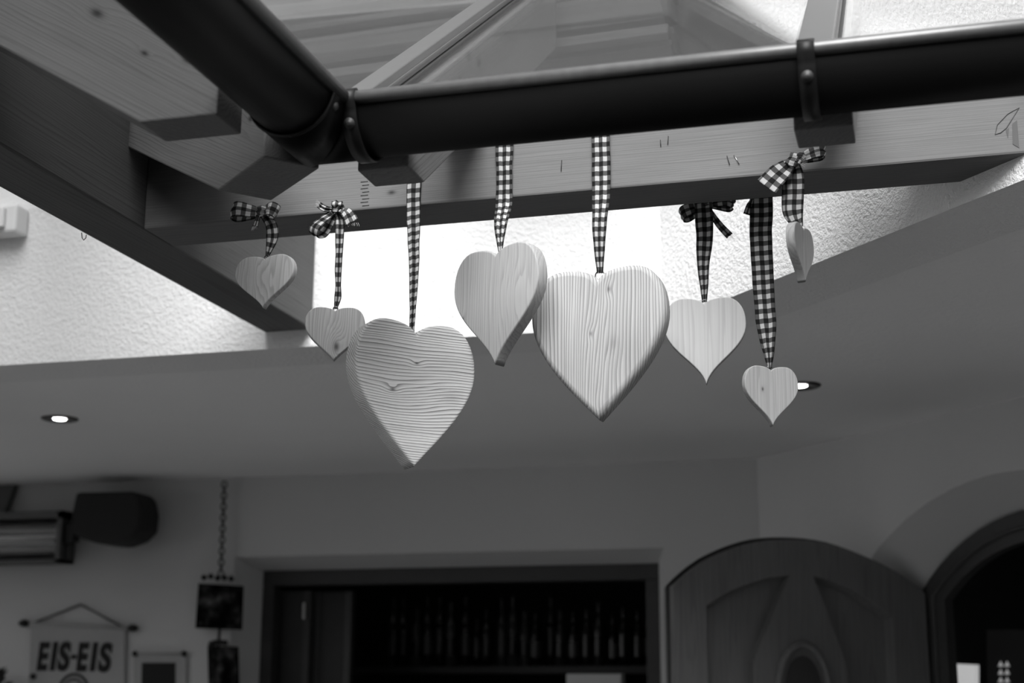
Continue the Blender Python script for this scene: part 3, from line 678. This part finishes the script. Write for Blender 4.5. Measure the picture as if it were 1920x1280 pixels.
# 8 small turned heart with bow on the front of the beam
h8, p8_, R8_ = hang_heart((1499, 432), YF-.006, 104, 108, -70, .016, hw8, 'small heart turned nearly edge-on, hanging from the bow under the cracked rafter end', .8, .002)
k8 = atY(1488, 302, YF-.014)
ribbon('ribbon', [k8, atY(1490, 330, YF-.012), atY(1490, 365, YF-.01), atY(1490, 400, YF-.008), p8_+V((0, -.004, .004))], [.018, .032, .033, .030, .012], h8, (1, 0, 0), .036, 2, .001)
ribbon('ribbon_back', [k8+V((-.004, .003, 0)), atY(1476, 340, YF-.004), atY(1475, 385, YF-.002), atY(1480, 408, YF), p8_+V((-.004, 0, .004))], [.014, .018, .018, .016, .01], h8, (1, .6, 0), .034, 2, .001)
knot(k8, .011, h8, .026, (.55, 0, 1)); tail('bow_tail', k8, atY(1437, 350, YF-.03), .042, (.75, -.1, -.65), h8, atY(1464, 322, YF-.026), fray=False)
loop('bow_loop', k8, (1, -.2, .18), .056, .024, (-.12, .3, 1), .008, h8); tail('bow_tail', k8, atY(1505, 300, YF-.03), .02, (.2, 0, 1), h8, atY(1498, 296, YF-.03))

# ------------------------------------------------------------------ small things on the walls and ceiling
LAMP = emit('spotlight_glow', 1, 6)
for px, lab in (((112, 784), 'recessed ceiling spotlight above the heater and banner'), ((1500, 722), 'recessed ceiling spotlight beside the little long-ribboned heart')):
    p = atZ(*px, ZS); t = thing('ceiling_spotlight', lab, 'spotlight', p, 'recessed spotlights')
    M4 = Matrix.Translation(p-V((0, 0, .006)))
    vs_, fs = [], []
    prof = [(.020, .0055), (.058, .0055), (.058, .003), (.052, 0), (.044, .001), (.020, .004), (.020, .0055)]
    n = 28
    for r, z in prof:
        for j in range(n): vs_.append((r*math.cos(2*math.pi*j/n), r*math.sin(2*math.pi*j/n), z))
    for i in range(len(prof)-1):
        for j in range(n): fs.append((i*n+j, i*n+(j+1) % n, (i+1)*n+(j+1) % n, (i+1)*n+j))
    mesh('trim_ring', vs_, fs, plain('brushed_trim', .05, .35, .6), t, M4, True)
    lathe('bulb', [(.021, .004), (.017, .0015), (.007, .0005)], LAMP, t, M4, 20)
# white lamp box on the upper wall
b0, b1 = atY(-60, 396, YW-.03), atY(40, 440, YW-.03)
t = thing('wall_box', 'small white box mounted high on the stucco wall', 'box', b0)
box('housing', (b0.x, YW-.06, b1.z), (b1.x, YW-.001, b0.z), WHITE, t, None, .008); box('cover', (b0.x, YW-.075, b1.z+.012), (b1.x-.03, YW-.06, b0.z-.012), WHITE, t, None, .004)
# infrared heater
def BW(x, y, d=.0): return atY(x, y, YB-d)
h0, h1_ = BW(-60, 962, .14), BW(110, 1053, .14)
ht = thing('patio_heater', 'infrared patio heater with shining reflector under the ceiling', 'heater', (h0.x, YB, h1_.z))
xa, xb, za, zc_ = h0.x-.25, h1_.x, h1_.z, h0.z
GREYM = plain('heater_grey_metal', .10, .45, .4); CHROME = plain('mirror_reflector', .42, .2, 1)
bm = bmesh.new(); fy = YB-.14
addbox(bm, (xa, fy, zc_-.03), (xb, YB-.03, zc_)); addbox(bm, (xa, fy, za), (xb, YB-.03, za+.012)); addbox(bm, (xb-.02, fy, za), (xb, YB-.03, zc_)); addbox(bm, (xa, YB-.04, za), (xb, YB-.03, zc_))
frombm('housing', bm, GREYM, ht)
n = 12; vs_, fs = [], []
for x in (xa, xb-.022):
    for i in range(n+1):
        a = math.pi*i/n; vs_.append((x, YB-.125+.08*math.sin(a), .5*(za+zc_)-.01+.062*math.cos(a)))
for i in range(n): fs.append((i, i+1, n+2+i, n+1+i))
mesh('reflector', vs_, fs, CHROME, ht, None, True)
tube('heating_tube', [(xa, YB-.10, .5*(za+zc_)-.01), (xb-.045, YB-.10, .5*(za+zc_)-.01)], .008, plain('frosted_quartz_tube', .55, .3), ht, 10)
q0, q1 = BW(-20, 905, .05), BW(22, 962, .05)
prism('wall_bracket', [V((q0.x, YB-.05, ZS-.002)), V((q1.x, YB-.05, ZS-.002)), V((q1.x-.04, YB-.05, zc_)), V((q0.x, YB-.05, zc_))], (0, .03, 0), GREYM, ht)
# dark rounded box beside the heater
def bpoly(pxs, d): return [BW(x, y, d) for x, y in pxs]
sp_ = thing('wall_speaker', 'dark rounded box hanging on the wall under the ceiling beside the heater', 'wall box', BW(200, 1020, 0))
prism('body', bpoly([(141, 922), (250, 920), (261, 932), (266, 958), (263, 992), (245, 1010), (215, 1021), (178, 1018), (150, 1009), (134, 1000), (133, 960)], .20), (0, .15, 0), BLACK, sp_, None, .015)
prism('side_arm', bpoly([(116, 988), (136, 980), (137, 1012), (112, 1022)], .12), (0, .05, 0), IRON, sp_); tube('cord', [BW(123, 1015, .1), BW(122, 1035, .1), BW(123, 1050, .1)], .006, IRON, sp_, 6)
box('mount', (BW(180, 950, .05).x, YB-.05, BW(0, 985, 0).z), (BW(230, 950, .05).x, YB, BW(0, 945, 0).z), IRON, sp_)
# chain with two picture boards
ch = thing('picture_chain', 'iron chain hanging from the ceiling with two dark picture boards', 'chain', BW(420, 905, .04))
ctop, cbot = BW(421, 903, .04), BW(414, 1080, .04); nl = 17
for i in range(nl):
    p = ctop.lerp(cbot, (i+.5)/nl); L = (ctop-cbot).length/nl*.62; ang = (math.pi/2 if i % 2 else 0)+.25
    pts = []
    for j in range(12):
        a = 2*math.pi*j/12; u = .010*math.cos(a); w = L*math.sin(a); pts.append(p+V((u*math.cos(ang), u*math.sin(ang), w)))
    tube('link', pts, .0032, IRON, ch, 5, True)
PICD = N('dark_printed_picture')
tc = PICD.n('ShaderNodeTexCoord'); nz = PICD.noise(tc.outputs['Object'], 16, 3, .6)
PICD.grey(PICD.math('MULTIPLY', PICD.math('POWER', nz, 6.0), .9)); PICD.rough(.95); PICD.b.inputs['Specular IOR Level'].default_value = 0
for (a, b, c, d), (ox0, ox1, oy) in ((((372, 1093), (453, 1098), (450, 1180), (366, 1177)), (376, 440, 1084)), (((389, 1210), (443, 1212), (446, 1330), (392, 1330)), (393, 425, 1203))):
    bo = prism('picture_board', [BW(*q, .05) for q in (a, b, c, d)], (0, .02, 0), PICD.m, ch)
    for k in range(5):
        x = ox0+(ox1-ox0)*(k+.5)/5; p = BW(x, oy+random.uniform(-4, 4), .055)
        bm = bmesh.new(); bmesh.ops.create_icosphere(bm, subdivisions=1, radius=.013, matrix=Matrix.Translation(p)); frombm('ornament_bead', bm, IRON, ch)
tube('link_rod', [BW(412, 1178, .045), BW(409, 1212, .045)], .006, IRON, ch, 6)
# EIS-EIS banner
bn = thing('hanging_banner', 'pale cloth banner reading EIS-EIS hung from a rod on a cord', 'banner', BW(150, 1280, .02))
rl, rr_ = BW(57, 1168, .02), BW(240, 1177, .02)
tube('rod', [rl, rr_], .007, CLOTH, bn, 8)
for p, s in ((BW(53, 1168, .02), -1), (BW(240, 1177, .02), 1)): lathe('finial', [(.006, 0), (.016, .012), (.014, .03), (.004, .045)], IRON, bn, Matrix.Translation(p) @ V((s, 0, 0)).to_track_quat('Z', 'Y').to_matrix().to_4x4(), 10)
apex = BW(151, 1133, .012); cord = plain('grey_cord', .08, .9)
tube('cord', [BW(66, 1166, .02), apex, BW(230, 1175, .02)], .0045, cord, bn, 6)
ca, cb, cc, cd = BW(58, 1170, .018), BW(234, 1178, .018), BW(232, 1340, .018), BW(52, 1335, .018)
cl = prism('cloth_panel', [ca, cb, cc, cd], (0, .004, 0), CLOTH, bn)
def text(body, p, size, width, mat, par, shear=.16, bold=.012, name='lettering'):
    cu = bpy.data.curves.new('t', 'FONT'); cu.body = body; cu.size = 1; cu.shear = shear; cu.offset = bold; cu.extrude = .004; cu.align_x = 'CENTER'; cu.align_y = 'CENTER'
    ob = bpy.data.objects.new('t', cu); C.objects.link(ob); dg = bpy.context.evaluated_depsgraph_get(); me = bpy.data.meshes.new_from_object(ob.evaluated_get(dg)); bpy.data.objects.remove(ob)
    xs = [v.co.x for v in me.vertices]; ys = [v.co.y for v in me.vertices]; sx = width/(max(xs)-min(xs)); sy = size/(max(ys)-min(ys)); mx, my = .5*(max(xs)+min(xs)), .5*(max(ys)+min(ys))
    for v in me.vertices: v.co = V(((v.co.x-mx)*sx, -.002*(v.co.z/.004), (v.co.y-my)*sy))
    me.materials.append(mat); o = bpy.data.objects.new(name, me); return link(o, Matrix.Translation(p), par)
tp = BW(139, 1230, .019); s = 1/ (FPX/((tp-O).dot(fw)))
for body, x, y, hh, ww in (('E', 81, 1230, 53, 24), ('I', 101, 1230, 53, 14), ('S', 120, 1230, 55, 26), ('E', 155, 1231, 53, 24), ('I', 176, 1231, 53, 14), ('S', 197, 1232, 55, 27)): text(body, BW(x, y, .021), hh*s, ww*s, INK, cl, .10, .045)
hy = BW(138, 1231, .021); box('lettering', (hy.x-5.5*s, hy.y-.002, hy.z-4*s), (hy.x+5.5*s, hy.y+.001, hy.z+4*s), INK, cl)
ec = BW(137, 1296, .021)
for r, w in ((31, 4), (22, 3)): tube('emblem_ring', [ec+V((r*s*math.cos(t*math.pi/16), 0, r*s*math.sin(t*math.pi/16))) for t in range(32)], w*s*.6, INK, cl, 6, True)
lathe('emblem_dot', [(12*s, 0), (12*s, .003)], INK, cl, Matrix.Translation(ec) @ V((0, -1, 0)).to_track_quat('Z', 'Y').to_matrix().to_4x4())
lathe('pin', [(.012, 0), (.012, .01), (.005, .014)], IRON, cl, Matrix.Translation(BW(63, 1268, .02)) @ V((0, -1, 0)).to_track_quat('Z', 'Y').to_matrix().to_4x4(), 10)
# small picture on a rod
sb = thing('framed_picture', 'small dark picture hung between a ball-ended rod and the wall beside the banner', 'picture', BW(300, 1290, .02))
tube('rod', [BW(252, 1225, .02), BW(346, 1225, .02)], .005, CLOTH, sb, 8)
for x in (253, 345): 
    bm = bmesh.new(); bmesh.ops.create_icosphere(bm, subdivisions=2, radius=.012, matrix=Matrix.Translation(BW(x, 1225, .022))); frombm('rod_ball', bm, IRON, sb, None, True)
prism('mount', [BW(250, 1226, .014), BW(349, 1226, .014), BW(349, 1340, .014), BW(250, 1340, .014)], (0, .004, 0), CLOTH, sb)
prism('picture', [BW(266, 1242, .018), BW(328, 1242, .018), BW(328, 1330, .018), BW(264, 1330, .018)], (0, .004, 0), INK, sb)
# dark leafy plant at the edge
pl = thing('wall_plant', 'dark leafy plant hanging on the wall below the heater', 'plant', BW(0, 1290, .1))
LEAF = plain('dark_leaf', .012, .6, 0, .2)
for k in range(44):
    b_ = BW(-6+random.uniform(-10, 14), 1285+random.uniform(-20, 15), .1+random.uniform(-.04, .06)); an = random.uniform(.2, 2.6); L = random.uniform(.03, .065)
    d = V((math.cos(an), random.uniform(-.4, .2), abs(math.sin(an)))).normalized(); s_ = d.cross(V((0, 1, .3))).normalized()*.009; e = b_+d*L; m_ = b_+d*L*.5+V((0, -.01, 0))
    mesh('leaf', [b_, m_+s_, e, m_-s_, m_+V((0, .006, 0))], [(0, 1, 4), (1, 2, 4), (2, 3, 4), (3, 0, 4)], LEAF, pl)
# bar interior: shelf with bottles, paper box
SY = 6.5
sh = tag(box('bar_shelf', (-3.0, SY-.14, atY(900, 1250, SY).z-.03), (-.9, SY+.12, atY(900, 1250, SY).z), DARKWOOD), 'dark shelf carrying bottles inside the bar window', 'shelf')
BOT = [plain('bottle_glass_%d' % k, g, .15, 0, 0, .6) for k, g in enumerate((.008, .015, .03, .06))]
z0 = atY(900, 1250, SY).z
bprof = [(.030, 0), (.034, .004), (.034, .17), (.030, .19), (.013, .225), (.012, .28), (.015, .285), (.015, .30)]
proto = {}
for k in range(26):
    x = -2.35+k*.056; mat = BOT[random.choice((0, 0, 1, 1, 2, 3))]; hs_ = random.uniform(.7, 1.05)
    g = thing('bottle', 'bottle standing in the row on the dark bar shelf', 'bottle', (x, SY, z0), 'bottles on the bar shelf')
    M4 = Matrix.Translation((x, SY-.02+random.uniform(-.03, .03), z0)) @ Matrix.Diagonal((.75, .75, hs_, 1))
    lathe('bottle_body', bprof, mat, g, M4, 12); lathe('bottle_label', [(.0345, .05), (.0347, .052), (.0347, .13), (.0345, .132)], BOT[3 if k % 3 == 0 else 1], g, M4, 12)
pb0, pb1 = atY(1062, 1263, 5.9), atY(1165, 1300, 5.9)
bxp = box('paper_box', (pb0.x, 5.9, pb1.z-.04), (pb1.x, 5.98, pb0.z), plain('white_paper', .7, .8), None, None, .002); tag(bxp, 'white paper box standing inside the bar window', 'box')
ct = box('bar_counter', (-3.0, 5.75, .3), (-.9, 6.1, pb1.z-.04), DARKWOOD, None, None, .003); tag(ct, 'dark counter inside the bar window under the white box', 'counter')
# hall behind the arched doorway
hp = RC + w2in*.9
def HPt(x, y): return atP(x, y, hp, w2in)
pn = prism('hall_window', [HPt(1786, 1244), HPt(1828, 1246), HPt(1828, 1330), HPt(1786, 1330)], w2in*.02, emit('daylit_hall_window', .8, .18)); tag(pn, 'small bright window in the dark hall behind the arched doorway', 'window')
gr = thing('lattice_window', 'dark panel with small pale triangular openings inside the arched doorway', 'panel', HPt(1882, 1290))
prism('panel_board', [HPt(1850, 1180), HPt(1935, 1180), HPt(1935, 1340), HPt(1850, 1340)], w2in*.02, ROOMD, gr)
PAL = emit('daylit_opening', .8, .1)
for i in range(3):
    for j in range(2):
        x, y = 1877+j*12, 1249+i*15
        prism('opening', [HPt(x-5, y)-w2in*.003, HPt(x+5, y)-w2in*.003, HPt(x, y-10)-w2in*.003], w2in*.002, PAL, gr)
